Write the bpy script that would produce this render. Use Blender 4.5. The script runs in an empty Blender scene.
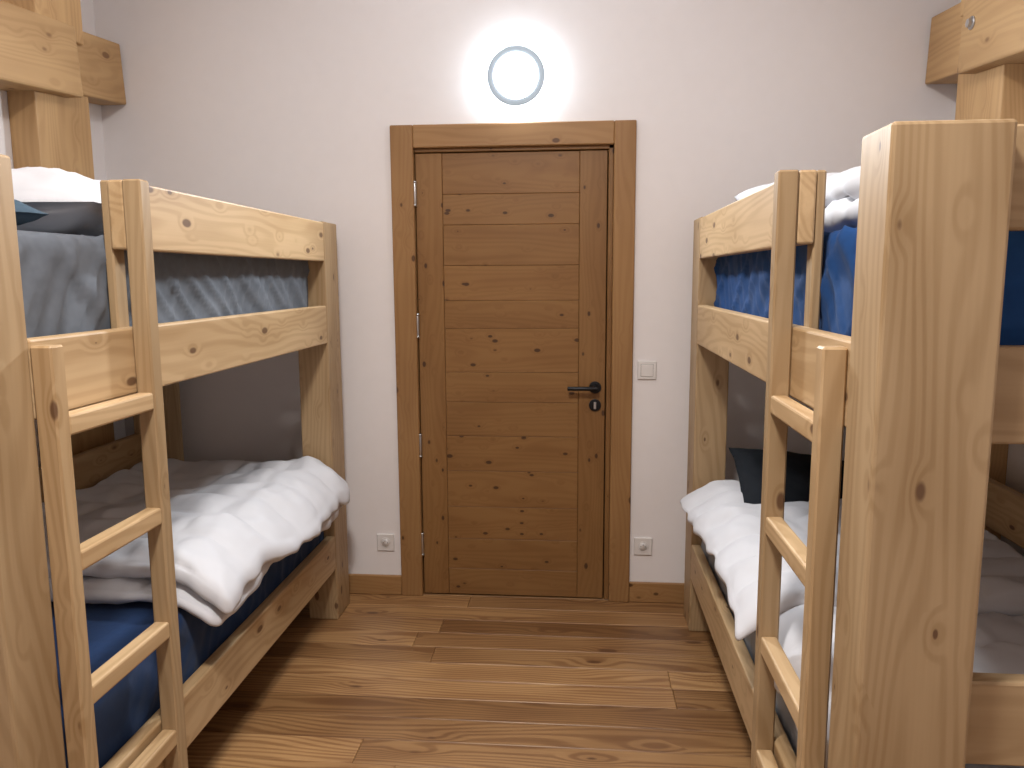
import bpy, bmesh, math, random
from mathutils import Vector, Matrix, noise
random.seed(7)
COL=bpy.context.scene.collection
D=3.431; XL=-1.041; XR=0.4728; BW=0.91; CEIL=3.1; YB=-2.6; WXL=-2.14; WXR=1.535

# ------------------------------------------------------------------ materials
def nd(nt,t,**kw):
    n=nt.nodes.new(t)
    for k,v in kw.items(): setattr(n,k,v)
    return n
def newmat(name):
    m=bpy.data.materials.new(name); m.use_nodes=True
    nt=m.node_tree; b=nt.nodes['Principled BSDF']; return m,nt,b
def L(nt,a,b): nt.links.new(a,b)
def math_(nt,op,a,b=None,clamp=False):
    n=nd(nt,'ShaderNodeMath',operation=op); n.use_clamp=clamp
    for i,v in enumerate((a,b)):
        if v is None: continue
        if isinstance(v,(int,float)): n.inputs[i].default_value=v
        else: L(nt,v,n.inputs[i])
    return n.outputs[0]
def mixc(nt,fac,a,b,mode='MIX'):
    n=nd(nt,'ShaderNodeMix',data_type='RGBA',blend_type=mode)
    if isinstance(fac,(int,float)): n.inputs[0].default_value=fac
    else: L(nt,fac,n.inputs[0])
    for i,v in ((6,a),(7,b)):
        if isinstance(v,tuple): n.inputs[i].default_value=(*v,1) if len(v)==3 else v
        else: L(nt,v,n.inputs[i])
    return n.outputs[2]
def mrange(nt,v,a,b,c=0.,d=1.,smooth=True):
    n=nd(nt,'ShaderNodeMapRange'); n.interpolation_type='SMOOTHSTEP' if smooth else 'LINEAR'
    L(nt,v,n.inputs[0])
    for i,x in ((1,a),(2,b),(3,c),(4,d)):
        if isinstance(x,(int,float)): n.inputs[i].default_value=x
        else: L(nt,x,n.inputs[i])
    return n.outputs[0]
def wood(name,light,dark,knot,rough=.5,tint=.15,knots=1.0,spec=.35,kscale=(5.5,11,11),grain=.5,tintcol=None,gatev=.3):
    m,nt,b=newmat(name)
    at=nd(nt,'ShaderNodeAttribute',attribute_name='wc').outputs['Vector']
    ti=nd(nt,'ShaderNodeAttribute',attribute_name='tint').outputs['Fac']
    def sc(vec,s):
        n=nd(nt,'ShaderNodeVectorMath',operation='MULTIPLY'); L(nt,vec,n.inputs[0]); n.inputs[1].default_value=s; return n.outputs[0]
    vo=nd(nt,'ShaderNodeTexVoronoi'); vo.inputs['Scale'].default_value=1; L(nt,sc(at,kscale),vo.inputs['Vector'])
    dist=vo.outputs['Distance']
    sp=nd(nt,'ShaderNodeSeparateColor'); L(nt,vo.outputs['Color'],sp.inputs[0])
    thr=math_(nt,'MULTIPLY_ADD',sp.outputs[0],.14*knots); nt.nodes[-1].inputs[2].default_value=.05
    gate=math_(nt,'GREATER_THAN',sp.outputs[1],gatev)
    km=mrange(nt,dist,math_(nt,'MULTIPLY',thr,.6),thr,1.,0.)
    km=math_(nt,'MULTIPLY',km,gate)
    halo=math_(nt,'MULTIPLY',mrange(nt,dist,0.,.42,1.,0.),gate)
    n1=nd(nt,'ShaderNodeTexNoise'); n1.inputs['Scale'].default_value=1; n1.inputs['Detail'].default_value=1; L(nt,sc(at,(1.1,7,7)),n1.inputs['Vector'])
    xyz=nd(nt,'ShaderNodeSeparateXYZ'); L(nt,at,xyz.inputs[0])
    v=math_(nt,'MULTIPLY',n1.outputs[0],9.)
    v=math_(nt,'ADD',v,math_(nt,'MULTIPLY',xyz.outputs[1],45.))
    v=math_(nt,'ADD',v,math_(nt,'MULTIPLY',xyz.outputs[2],31.))
    v=math_(nt,'ADD',v,math_(nt,'MULTIPLY',halo,1.6))
    s=math_(nt,'SINE',math_(nt,'MULTIPLY',v,6.2832))
    ring=mrange(nt,s,-.6,1.,0.,1.)
    n2=nd(nt,'ShaderNodeTexNoise'); n2.inputs['Scale'].default_value=1; n2.inputs['Detail'].default_value=1; L(nt,sc(at,(5,170,170)),n2.inputs['Vector'])
    n3=nd(nt,'ShaderNodeTexNoise'); n3.inputs['Scale'].default_value=1; n3.inputs['Detail'].default_value=1; L(nt,sc(at,(2.2,9,9)),n3.inputs['Vector'])
    g=math_(nt,'ADD',math_(nt,'MULTIPLY',ring,.5*grain),math_(nt,'MULTIPLY',n2.outputs[0],.4*grain))
    g=math_(nt,'ADD',g,mrange(nt,n3.outputs[0],.35,.7,0.,.4),True)
    g=math_(nt,'ADD',g,math_(nt,'MULTIPLY',halo,.22),True)
    c=mixc(nt,g,light,dark)
    if tintcol:
        tm=mrange(nt,ti,.2,1.,0.,1.,False); c=mixc(nt,tm,c,mixc(nt,1.,c,tintcol,'MULTIPLY'))
    else:
        t=mrange(nt,ti,0.,1.,1.-tint,1.+tint,False)
        cb=nd(nt,'ShaderNodeCombineColor')
        for i in range(3): L(nt,t,cb.inputs[i])
        c=mixc(nt,1.,c,cb.outputs[0],'MULTIPLY')
    c=mixc(nt,math_(nt,'MULTIPLY',km,.85),c,knot)
    L(nt,c,b.inputs['Base Color'])
    b.inputs['Roughness'].default_value=rough; b.inputs['Specular IOR Level'].default_value=spec
    return m
PINE=wood('pine_bed',(.54,.375,.21),(.34,.21,.097),(.10,.045,.022),.5,.20,knots=1.15,kscale=(6.5,14,14),gatev=.1,grain=.6)
PINE_D=wood('pine_door',(.285,.147,.052),(.20,.092,.029),(.04,.016,.008),.42,.08,knots=1.1,kscale=(11,19,19),gatev=.0,grain=.5)
PINE_C=wood('pine_casing',(.37,.205,.083),(.26,.13,.047),(.07,.028,.012),.45,.08,knots=1.,kscale=(8,13,13),gatev=.05)
PINE_F=wood('pine_floor',(.50,.29,.125),(.25,.12,.046),(.09,.035,.014),.38,.3,knots=.8,spec=.42,kscale=(3,8,8),grain=1.1,tintcol=(.54,.48,.43))
PINE_T=wood('pine_timber',(.56,.35,.165),(.38,.215,.09),(.17,.075,.03),.55,.1)

def plain(name,col,rough=.5,metal=0.,spec=.5,bump=None,emit=None,sheen=0,var=0):
    m,nt,b=newmat(name)
    b.inputs['Base Color'].default_value=(*col,1); b.inputs['Roughness'].default_value=rough
    b.inputs['Metallic'].default_value=metal; b.inputs['Specular IOR Level'].default_value=spec
    if sheen: b.inputs['Sheen Weight'].default_value=sheen
    tc=nd(nt,'ShaderNodeTexCoord')
    n=nd(nt,'ShaderNodeTexNoise'); L(nt,tc.outputs['Object'],n.inputs['Vector'])
    n.inputs['Scale'].default_value=bump[0] if bump else 20; n.inputs['Detail'].default_value=1
    k=var if var else .02
    if not emit: L(nt,mixc(nt,n.outputs[0],tuple(c*(1-k) for c in col),tuple(min(1,c*(1+k)) for c in col)),b.inputs['Base Color'])
    if bump:
        bp=nd(nt,'ShaderNodeBump'); bp.inputs['Strength'].default_value=bump[1]; bp.inputs['Distance'].default_value=bump[2]
        L(nt,n.outputs[0],bp.inputs['Height']); L(nt,bp.outputs[0],b.inputs['Normal'])
    if emit:
        b.inputs['Emission Color'].default_value=(*emit[0],1); b.inputs['Emission Strength'].default_value=emit[1]
    return m
WALL=plain('plaster',(.86,.82,.815),.9,var=.015,spec=.2)
WHITE_D=plain('duvet_cotton',(.66,.66,.69),.85,spec=.2)
NAVY=plain('navy_sheet',(.008,.034,.11),.8,bump=(40,.2,.003),sheen=.1,spec=.2,var=.15)
ROYAL=plain('blue_sheet',(.008,.052,.18),.8,bump=(40,.2,.003),sheen=.05,spec=.2,var=.15)
GREY=plain('grey_sheet',(.13,.145,.17),.8,bump=(40,.2,.003),sheen=.05,spec=.2,var=.15)
DGREY=plain('slate_pillowcase',(.06,.095,.13),.8,bump=(40,.2,.003),spec=.2)
LGREY=plain('pale_grey_sheet',(.30,.32,.35),.8,bump=(40,.2,.003),spec=.2)
BLACK=plain('black_fabric',(.012,.015,.02),.85,spec=.2)
PLAST=plain('white_plastic',(.78,.75,.73),.35)
PLASTG=plain('plastic_shadow_gap',(.25,.24,.23),.6)
BMET=plain('black_metal',(.015,.015,.017),.35,metal=.6)
STEEL=plain('steel',(.55,.55,.56),.35,metal=1.)
DARK=plain('dark_gap',(.03,.015,.008),.9)
RING=plain('lamp_ring',(.14,.16,.19),.5,spec=.2,emit=((.80,.91,1.),.46))  # grey bezel, not a source; emission stands in for light falling on it
DIFF=plain('lamp_diffuser',(.9,.9,.9),.4,emit=((.90,.96,1.),22.))
DIFS=plain('lamp_side_glow',(.9,.9,.9),.4,emit=((.80,.92,1.),60.))
CDIF=plain('ceiling_diffuser',(.9,.9,.9),.4,emit=((1.,.95,.88),9.))

# ------------------------------------------------------------------ mesh builder
class B:
    def __init__(s,name): s.name=name; s.v=[];s.f=[];s.wc=[];s.t=[];s.m=[];s.mats=[];s.sm=[]
    def mi(s,mat):
        if mat not in s.mats: s.mats.append(mat)
        return s.mats.index(mat)
    def addbm(s,bm,mat,wcf=None,tint=.5,smooth=False,M=None):
        o=len(s.v); bm.verts.index_update()
        for v in bm.verts:
            s.wc.append(wcf(v.co) if wcf else tuple(v.co)); s.t.append(tint)
            s.v.append(tuple(M@v.co) if M else tuple(v.co))
        k=s.mi(mat)
        for f in bm.faces: s.f.append([o+v.index for v in f.verts]); s.m.append(k); s.sm.append(smooth)
        bm.free()
    def box(s,x0,x1,y0,y1,z0,z1,mat,axis=None,bev=.003,M=None,tint=None):
        bm=bmesh.new(); bmesh.ops.create_cube(bm,size=1)
        d=(abs(x1-x0),abs(y1-y0),abs(z1-z0)); c=((x0+x1)/2,(y0+y1)/2,(z0+z1)/2)
        for v in bm.verts: v.co=Vector((v.co[i]*d[i]+c[i] for i in range(3)))
        if bev>0: bmesh.ops.bevel(bm,geom=list(bm.edges),offset=min(bev,min(d)*.3),segments=2 if bev>.0045 else 1,affect='EDGES',profile=.5)
        if axis is None: axis=d.index(max(d))
        o=[i for i in range(3) if i!=axis]
        r=[random.uniform(0,50) for _ in range(3)]
        s.addbm(bm,mat,lambda p:(p[axis]+r[0],p[o[0]]+r[1],p[o[1]]+r[2]),random.random() if tint is None else tint,False,M)
    def cyl(s,c,r,h,axis,mat,seg=32,r2=None,bev=0,smooth=True):
        bm=bmesh.new(); bmesh.ops.create_cone(bm,cap_ends=True,segments=seg,radius1=r,radius2=r if r2 is None else r2,depth=h)
        if bev: bmesh.ops.bevel(bm,geom=[e for e in bm.edges if any(len(f.verts)>4 for f in e.link_faces)],offset=bev,segments=3,affect='EDGES',profile=.5)
        R={'z':Matrix(),'x':Matrix.Rotation(math.pi/2,4,'Y'),'y':Matrix.Rotation(math.pi/2,4,'X')}[axis]
        s.addbm(bm,mat,None,.5,smooth,Matrix.Translation(c)@R)
    def torus(s,c,R,r,axis,mat,a=64,b=14,sy=1.):
        bm=bmesh.new(); g=[]
        for i in range(a):
            t=2*math.pi*i/a; g.append([bm.verts.new(((R+r*math.cos(u))*math.cos(t),(R+r*math.cos(u))*math.sin(t),sy*r*math.sin(u))) for u in [2*math.pi*j/b for j in range(b)]])
        for i in range(a):
            for j in range(b): bm.faces.new((g[i][j],g[(i+1)%a][j],g[(i+1)%a][(j+1)%b],g[i][(j+1)%b]))
        Rm={'z':Matrix(),'x':Matrix.Rotation(math.pi/2,4,'Y'),'y':Matrix.Rotation(math.pi/2,4,'X')}[axis]
        s.addbm(bm,mat,None,.5,True,Matrix.Translation(c)@Rm)
    def done(s,parent=None):
        me=bpy.data.meshes.new(s.name); me.from_pydata(s.v,[],s.f)
        for m in s.mats: me.materials.append(m)
        me.polygons.foreach_set('material_index',s.m); me.polygons.foreach_set('use_smooth',s.sm)
        a=me.attributes.new('wc','FLOAT_VECTOR','POINT'); a.data.foreach_set('vector',[c for w in s.wc for c in w])
        a=me.attributes.new('tint','FLOAT','POINT'); a.data.foreach_set('value',s.t)
        me.update(); bm=bmesh.new(); bm.from_mesh(me); bmesh.ops.recalc_face_normals(bm,faces=bm.faces); bm.to_mesh(me); bm.free()
        ob=bpy.data.objects.new(s.name,me); COL.objects.link(ob)
        if parent: ob.parent=parent
        return ob
def empty(name,loc=(0,0,0)):
    e=bpy.data.objects.new(name,None); COL.objects.link(e); e.empty_display_size=.2; return e

# ------------------------------------------------------------------ room
T=.15
def wallbox(name,*a):
    b=B(name); b.box(*a,WALL,bev=0); return b.done()
DX0,DX1,DZ1=-.722,.147,2.045
w=B('wall_back')
w.box(WXL-T,DX0-.02,D,D+T,-.05,CEIL,WALL,bev=0); w.box(DX1+.02,WXR+T,D,D+T,-.05,CEIL,WALL,bev=0); w.box(DX0-.02,DX1+.02,D,D+T,DZ1+.02,CEIL,WALL,bev=0); w.done()
wallbox('wall_left',WXL-T,WXL,YB,D,-.05,CEIL)
wallbox('wall_right',WXR,WXR+T,YB,D,-.05,CEIL)
wallbox('wall_front',WXL-T,WXR+T,YB-T,YB,-.05,CEIL)
wallbox('ceiling',WXL-T,WXR+T,YB-T,D+T,CEIL,CEIL+.1)
fl=B('floor')
fl.box(WXL-T,WXR+T,YB-T,D+T,-.06,-.021,DARK,bev=0)
y=D+T-.02; PW=.128
while y>YB:
    x=WXL-random.uniform(0,1.6)
    while x<WXR:
        ln=random.choice((1.3,1.7,2.1,2.4))*random.uniform(.9,1.1)
        a=max(x,WXL-.02); c=min(x+ln,WXR+.02)
        if c-a>.03: fl.box(a+.0006,c-.0006,y-PW+.0008,y-.0008,-.021,0,PINE_F,axis=0,bev=.0018,tint=random.random())
        x+=ln
    y-=PW
fl.done()
b=B('baseboard_back')
b.box(WXL,-.822,D-.016,D,0,.095,PINE_C,bev=.004); b.box(.2394,WXR,D-.016,D,0,.095,PINE_C,bev=.004); b.done()
b=B('baseboard_left'); b.box(WXL,WXL+.016,YB,D-.016,0,.095,PINE_C,bev=.004); b.done()
b=B('baseboard_right'); b.box(WXR-.016,WXR,YB,D-.016,0,.095,PINE_C,bev=.004); b.done()

# ------------------------------------------------------------------ door
door=empty('door_1')
c=B('casing')
c.box(-.822,DX0,D-.022,D,0,2.14,PINE_C,bev=.005,tint=.4); c.box(DX1,.2394,D-.022,D,0,2.14,PINE_C,bev=.005,tint=.5)
c.box(DX0,DX1,D-.021,D,2.043,2.14,PINE_C,bev=.004,tint=.55)
c.box(DX0-.02,DX0,D-.001,D+T,0,DZ1,PINE_C,bev=0,tint=.1); c.box(DX1,DX1+.02,D-.001,D+T,0,DZ1,PINE_C,bev=0,tint=.1); c.box(DX0-.02,DX1+.02,D-.001,D+T,DZ1,DZ1+.02,PINE_C,bev=0,tint=.1)
c.box(DX1-.022,DX1,D+.004,D+.06,0,DZ1,PINE_D,bev=.003,tint=.1); c.box(DX0,DX1,D+.004,D+.06,DZ1-.018,DZ1,PINE_D,bev=.003,tint=.1)
c.box(DX0,DX1,D+.06,D+.11,0,DZ1,DARK,bev=0)
c.done(door)
lf=B('leaf'); a0,a1=DX0+.004,DX1-.027; f0,f1=D+.006,D+.05
lf.box(a0,a0+.118,f0,f1,.006,2.022,PINE_D,axis=2,bev=.002,tint=.5)
lf.box(a1-.118,a1,f0,f1,.006,2.022,PINE_D,axis=2,bev=.002,tint=.15)
def zy(yy):
    t=(597-yy)/449.; return t*2.04+.042*4*t*(1-t)
zs=[2.022]+[zy(q) for q in (194,225,266,301,329,373,403,437,472,508,540,570)]+[.006]
for i in range(len(zs)-1):
    lf.box(a0+.119,a1-.119,f0+.001,f1,zs[i+1]+.0004,zs[i]-.0004,PINE_D,axis=0,bev=.002,tint=.3+.4*random.random())
lf.done(door)
h=B('handle'); hx=.076
for z in (.995,.915):
    h.cyl((hx,f0-.005,z),.027,.010,'y',BMET,40,bev=.002)
h.cyl((hx,f0-.03,.995),.010,.05,'y',BMET,24)
h.cyl((hx-.055,f0-.052,.995),.0095,.135,'x',BMET,24,bev=.003)
h.box(hx-.006,hx+.006,f0-.016,f0-.009,.898,.93,STEEL,bev=.002)
h.done(door)
hg=B('hinges')
for z in (1.85,1.27,.72,.25):
    hg.cyl((DX0+.002,D-.006,z),.008,.09,'z',STEEL,20,bev=.001)
    hg.cyl((DX0+.002,D-.006,z+.05),.009,.008,'z',STEEL,20); hg.cyl((DX0+.002,D-.006,z-.05),.009,.008,'z',STEEL,20)
hg.done(door)

# ------------------------------------------------------------------ electrical + lamps
def plate(name,x,z,kind):
    p=B(name); s=.041
    p.box(x-s,x+s,D-.009,D,z-s,z+s,PLAST,bev=.004)
    if kind=='switch':
        p.box(x-.026,x+.026,D-.0125,D-.008,z-.026,z+.026,PLAST,bev=.002)
        p.box(x-.0275,x+.0275,D-.0093,D-.008,z-.0275,z+.0275,PLASTG,bev=0)
    else:
        p.cyl((x,D-.0085,z),.022,.004,'y',PLAST,40); p.torus((x,D-.0095,z),.0225,.0022,'y',PLAST,48,10)
        for dx in (-.0095,.0095): p.cyl((x+dx,D-.0108,z),.0025,.001,'y',PLASTG,12)
        p.cyl((x,D-.014,z+.011),.0022,.012,'y',STEEL,12)
    return p.done()
plate('light_switch',.303,1.074,'switch')
plate('electrical_outlet',.30,.265,'o'); plate('electrical_outlet',-.895,.254,'o')
LX,LZ=-.268,2.322
lp=B('wall_lamp')
lp.cyl((LX,D-.016,LZ),.085,.032,'y',PLAST,64)
lp.cyl((LX,D-.040,LZ),.098,.014,'y',DIFS,64)
lp.cyl((LX,D-.056,LZ),.094,.018,'y',DIFF,64,bev=.006)
lp.torus((LX,D-.055,LZ),.107,.0145,'y',RING,72,14,sy=.6)
lp.done()
cl=B('ceiling_lamp'); cl.cyl((-.3,.7,CEIL-.02),.19,.04,'z',PLAST,64); cl.cyl((-.3,.7,CEIL-.055),.175,.04,'z',CDIF,64,bev=.012); cl.done()
def arealight(name,loc,rot,size,energy,col):
    l=bpy.data.lights.new(name,'AREA'); l.shape='DISK'; l.size=size; l.energy=energy; l.color=col
    o=bpy.data.objects.new(name,l); COL.objects.link(o); o.location=loc; o.rotation_euler=rot; return o
arealight('wall_lamp_light',(LX,D-.08,LZ),(-math.pi/2,0,0),.19,40,(.88,.95,1.))
arealight('ceiling_lamp_light',(-.3,.7,CEIL-.09),(0,0,0),.34,62,(1.,.96,.92))

# ------------------------------------------------------------------ timber frames on the side walls
def timber(side):
    t=B('timber_frame'); s=-1 if side<0 else 1
    face=-2.027 if side<0 else 1.415
    wl=WXL if side<0 else WXR
    def bx(fa,*a,**k): t.box(min(wl,fa),max(wl,fa),*a,**k)
    bx(face-s*.0,2.84,3.17,0,2.30,PINE_T,axis=2,bev=.006)
    M=Matrix.Translation((0,D,2.256))@Matrix.Rotation(math.radians(5.0),4,'X')@Matrix.Translation((0,-D,-2.256))
    bx(face-s*.012,D-2.9,D-.004,2.256,2.51,PINE_T,axis=1,bev=.006,M=M)
    bx(face-s*.062,D-2.9,3.04,2.235,2.50,PINE_T,axis=1,bev=.008,M=M)
    bx(face-s*.03,2.84,3.12,2.42,CEIL-.002,PINE_T,axis=2,bev=.006)
    yy,zz=(2.95,2.35) if side>0 else (2.3,2.3)
    t.cyl((face-s*.068,yy,zz),.015,.02,'x',STEEL,6,smooth=False)
    t.cyl((face-s*.064,yy,zz),.022,.004,'x',STEEL,24)
    return t.done()
timber(-1); timber(1)

# ------------------------------------------------------------------ soft things
def rbox(x0,x1,y0,y1,z0,z1,r,res,fn):
    dx,dy,dz=x1-x0,y1-y0,z1-z0
    n=[max(3,int(round(d/res))) for d in (dx,dy,dz)]
    idx={};vs=[];fs=[]
    def vert(i,j,k):
        key=(i,j,k)
        if key in idx: return idx[key]
        p=Vector((x0+dx*i/n[0],y0+dy*j/n[1],z0+dz*k/n[2]))
        q=Vector((min(max(p.x,x0+r),x1-r),min(max(p.y,y0+r),y1-r),min(max(p.z,z0+r),z1-r)))
        nn=(p-q)
        if nn.length<1e-6: nn=Vector((0,0,1))
        nn.normalize()
        p2=q+nn*r
        idx[key]=len(vs); vs.append(fn(p2,nn,Vector((i/n[0],j/n[1],k/n[2])))); return idx[key]
    for a,bx,cx in ((0,1,2),(1,0,2),(2,0,1)):
        for side in (0,n[a]):
            for i in range(n[bx]):
                for j in range(n[cx]):
                    q=[]
                    for (di,dj) in ((0,0),(1,0),(1,1),(0,1)):
                        c=[0,0,0]; c[a]=side; c[bx]=i+di; c[cx]=j+dj; q.append(vert(*c))
                    fs.append(q)
    return vs,fs
def soft(name,parts,mat,parent=None):
    b=B(name)
    for vs,fs in parts:
        o=len(b.v); b.v+= [tuple(v) for v in vs]; b.wc+=[tuple(v) for v in vs]; b.t+=[.5]*len(vs)
        k=b.mi(mat); b.f+=[[o+i for i in f] for f in fs]; b.m+=[k]*len(fs); b.sm+=[True]*len(fs)
    return b.done(parent)
def N(x,y,z): return noise.noise(Vector((x,y,z)))
def mattress(name,x0,x1,y0,y1,z0,z1,mat,parent,seed,amp=.006):
    def fn(p,n,u):
        s=seed
        d=0
        if abs(n.z)<.8:
            a=N(p.y*6.5+p.z*7,p.z*1.2+s,s+p.x*2); d+=amp*1.2*max(0,1-abs(a)*5)
            a=N(p.y*11-p.z*6,p.z*1.5+s,s+8); d+=amp*.8*max(0,1-abs(a)*5)
            d+=amp*.8*N(p.y*5,p.z*5,s+4)
        d+=amp*.6*N(p.x*4+s,p.y*4,p.z*2)
        return p+n*d
    return soft(name,[rbox(x0,x1,y0,y1,z0,z1,.04,.014,fn)],mat,parent)
def duvet(name,slabs,mat,side,edge,seed,drop=1.0,q=(.21,.24),lump=.5,neardrop=0.,depth=.02):
    parts=[]
    for si,(x0,x1,y0,y1,z0,z1) in enumerate(slabs):
        def fn(p,n,u,si=si,x0=x0,y0=y0,z0=z0,z1=z1):
            s=seed+si*3.7
            a=abs(math.sin(math.pi*(p.x-x0+.02*N(p.y*2,s,0))/q[0])); b=abs(math.sin(math.pi*(p.y-y0+.03*N(p.x*3,s,5))/q[1]))
            puff=min(1,(a**.5)*(b**.5)*1.15)
            w=(.5+.5*n.z) if n.z>0 else 0.
            o=p+n*( -depth*(1-puff)*max(.35,abs(n.z)) + lump*.008*N(p.x*22,p.y*9,s)+ lump*.012*(N(p.x*9,p.y*14,s+2)))
            r=1-abs(N(p.x*3.2+p.y*2.1+s,p.y*2.3,s+3))*4
            o.z+= lump*(.040*N(p.x*2.2+s,p.y*2.2,s)*w + .015*N(p.x*7,p.y*5,s+9)*w + .014*max(0,r)*w)
            o.x+= .028*N(p.y*2.4,s,1.3)+.012*N(p.y*8,s,p.z*5); o.y+= .035*N(p.x*2.6,s,7.1)+.010*N(p.x*8,s,p.z*4)
            over=(o.x-edge)*side
            if over>-.08:
                k=drop+neardrop*max(0,min(1,(1.95-o.y)/.35))
                o.z-= k*((over+.08)**1.5)*1.35
            return o
        parts.append(rbox(x0,x1,y0,y1,z0,z1,min(.05,(z1-z0)*.48),.014,fn))
    return soft(name,parts,mat)
def pillow(name,c,sx,sy,t,rot,mat,seed,crump=.01):
    R=Matrix.Translation(c)@rot; n=44; vs=[];fs=[]
    for s in (1,-1):
        o=len(vs)
        for i in range(n+1):
            for j in range(n+1):
                u=-1+2*i/n; v=-1+2*j/n
                prof=max(0,(1-abs(u)**2.6))**.55*max(0,(1-abs(v)**2.6))**.55
                x=u*sx/2*(1-.06*(1-v*v)*abs(u)); y_=v*sy/2*(1-.06*(1-u*u)*abs(v))
                z=s*t/2*prof
                z+=crump*prof*(N(u*3+seed,v*3,s)+.6*(1-2*abs(N(u*4+v*3+seed,v*2.5,s*2))))
                x+=crump*.8*N(v*2.5,seed,u); y_+=crump*.8*N(u*2.5,seed+4,v)
                vs.append(R@Vector((x,y_,z)))
        for i in range(n):
            for j in range(n):
                a=o+i*(n+1)+j; fs.append([a,a+1,a+n+2,a+n+1] if s<0 else [a,a+n+1,a+n+2,a+1])
    ob=soft(name,[(vs,fs)],mat)
    bm=bmesh.new(); bm.from_mesh(ob.data); bmesh.ops.remove_doubles(bm,verts=bm.verts,dist=.0004); bm.to_mesh(ob.data); bm.free()
    return ob

# ------------------------------------------------------------------ bunk beds
ZT,ZG,ZS,ZBt,ZL,ZLb=1.711,1.553,1.372,1.216,.382,.232
def bunk(side,y0,lad,upmat,lomat):
    e=empty('bunk_bed')
    s=side                      # +1: aisle is towards +x (left bed)
    X0=XL if s>0 else XR        # aisle face of rails
    YF=3.31
    def X(d): return X0-s*d     # d = distance away from the aisle into the bed
    def bx(bb,d0,d1,*a,**k): bb.box(min(X(d0),X(d1)),max(X(d0),X(d1)),*a,**k)
    f=B('bed_frame')
    yp=y0+.131
    bx(f,-.012 if s<0 else 0,.166,y0,yp,0,ZT,PINE,axis=2,bev=.006,tint=.0)  # near post: lowest tint darkens the wood in place of dimmer light
    bx(f,BW-.13,BW,y0,yp,0,ZT,PINE,axis=2,bev=.006)
    bx(f,0,.13,YF-.175,YF,0,ZT+.004,PINE,axis=2,bev=.005,tint=.2)
    bx(f,BW-.16,BW,YF-.12,YF,0,ZT,PINE,axis=2,bev=.005,tint=.2)
    ls=lad[2]
    ye=YF-.175
    bx(f,0,.038,ls+.006,ye,ZG,ZT,PINE,axis=1,bev=.005,tint=.75)
    bx(f,0,.038,yp,ye,ZBt,ZS,PINE,axis=1,bev=.005,tint=.65)
    bx(f,0,.038,yp,ye,ZLb,ZL,PINE,axis=1,bev=.005,tint=.55)
    bx(f,.038,.060,ls+.012,ls+.060,ZBt,ZT,PINE,axis=2,bev=.004,tint=.0)
    for a,b2 in ((ZG,ZT),(ZBt,ZS),(.66,.81),(ZLb,ZL)):
        bx(f,BW-.036,BW,yp,YF-.12,a,b2,PINE,axis=1,bev=.004)
    for a,b2 in ((ZG,ZT),(ZBt,ZS),(.66,.81),(ZLb,ZL)):
        bx(f,.166,BW-.13,y0+.045,y0+.083,a,b2,PINE,axis=0,bev=.004,tint=.1)
    for a,b2 in ((ZG,ZT),(ZBt,ZS),(ZLb,ZL)):
        bx(f,.13,BW-.16,YF-.06,YF-.022,a,b2,PINE,axis=0,bev=.004)
    for zz in (ZBt+.02,ZLb+.02):
        bx(f,.038,.07,yp,ye,zz,zz+.04,PINE,axis=1,bev=.002); bx(f,BW-.07,BW-.036,yp,ye,zz,zz+.04,PINE,axis=1,bev=.002)
        yy=yp+.03
        while yy<ye-.08:
            bx(f,.04,BW-.038,yy,yy+.08,zz+.04,zz+.058,PINE,axis=0,bev=.002); yy+=.135
    f.done(e)
    l=B('ladder'); n0,n1,f0_,f1_=lad
    bx(l,-.045,-.001,n0,n1,0,ZS-.012,PINE,axis=2,bev=.004,tint=.5)
    bx(l,-.045,-.001,f0_,f1_,0,ZT,PINE,axis=2,bev=.004,tint=.0)
    for z in (1.20,.92,.63,.345):
        bx(l,-.043,-.006,n1-.001,f0_+.001,z-.022,z+.020,PINE,axis=1,bev=.005,tint=.8)
    l.done(e)
    ma,mb=sorted((X(.076),X(BW-.055)))
    mattress('upper_mattress',ma,mb,y0+.14,YF-.075,ZBt+.08,1.585,upmat,e,side*3.1,amp=.010)
    ma,mb=sorted((X(.048),X(BW-.055)))
    mattress('lower_mattress',ma,mb,y0+.14,YF-.075,ZLb+.08,.575,lomat,e,side*5.3+2,amp=.006)
    return e
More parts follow.
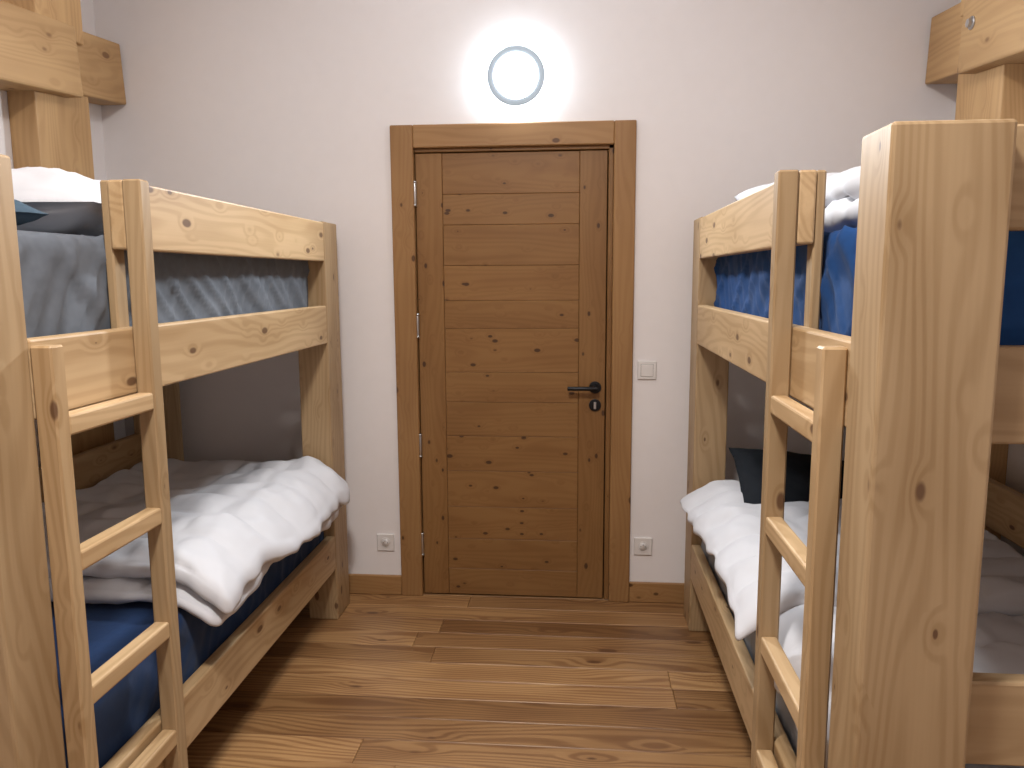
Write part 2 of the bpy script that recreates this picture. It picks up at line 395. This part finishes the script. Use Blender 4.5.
bunk(+1,1.25,(1.378,1.418,1.722,1.764),GREY,NAVY)
bunk(-1,1.226,(1.392,1.432,1.752,1.794),ROYAL,LGREY)

# bedding
duvet('duvet',[(-1.90,-.975,1.92,3.10,.578,.65),(-1.89,-.955,1.95,3.14,.635,.715)],WHITE_D,+1,XL,1.3,q=(.23,.20),lump=.8,depth=.020)
duvet('duvet',[(.475,1.32,1.40,3.10,.578,.665),(.405,1.30,1.90,3.08,.63,.695)],WHITE_D,-1,XR,8.2,q=(.30,.17),lump=.7,neardrop=3.,depth=.028)
duvet('duvet',[(.59,1.28,1.70,2.5,1.580,1.67),(.63,1.25,1.74,2.4,1.655,1.735)],WHITE_D,-1,0,14.2,drop=0,lump=1.2)
pillow('pillow',(-1.46,1.95,1.665),.60,.48,.19,Matrix.Rotation(.15,4,'Z'),WHITE_D,3.,.016)
pillow('pillow',(-1.42,1.57,1.63),.44,.28,.10,Matrix.Rotation(-.15,4,'Z'),DGREY,5.,.014)
pillow('pillow',(.84,2.84,1.69),.55,.42,.20,Matrix.Rotation(.15,4,'Y')@Matrix.Rotation(.25,4,'X'),WHITE_D,21.,.012)
pillow('pillow',(.84,2.90,.70),.50,.40,.14,Matrix.Rotation(.12,4,'Y')@Matrix.Rotation(.40,4,'X'),BLACK,9.,.01)

# ------------------------------------------------------------------ world, camera
wd=bpy.data.worlds.new('world'); bpy.context.scene.world=wd; wd.use_nodes=True
wd.node_tree.nodes['Background'].inputs[0].default_value=(.5,.55,.6,1); wd.node_tree.nodes['Background'].inputs[1].default_value=.3
cd=bpy.data.cameras.new('camera'); cam=bpy.data.objects.new('camera',cd); COL.objects.link(cam)
cd.sensor_width=36; cd.lens=27.14; cd.clip_start=.02
cam.matrix_world=Matrix.Translation((0,0,1.485))@Matrix.Rotation(.08614,4,'Z')@Matrix.Rotation(math.pi/2-.1376,4,'X')@Matrix.Rotation(-.0053,4,'Z')
bpy.context.scene.camera=cam
try: bpy.context.scene.view_settings.view_transform='Standard'
except Exception: pass
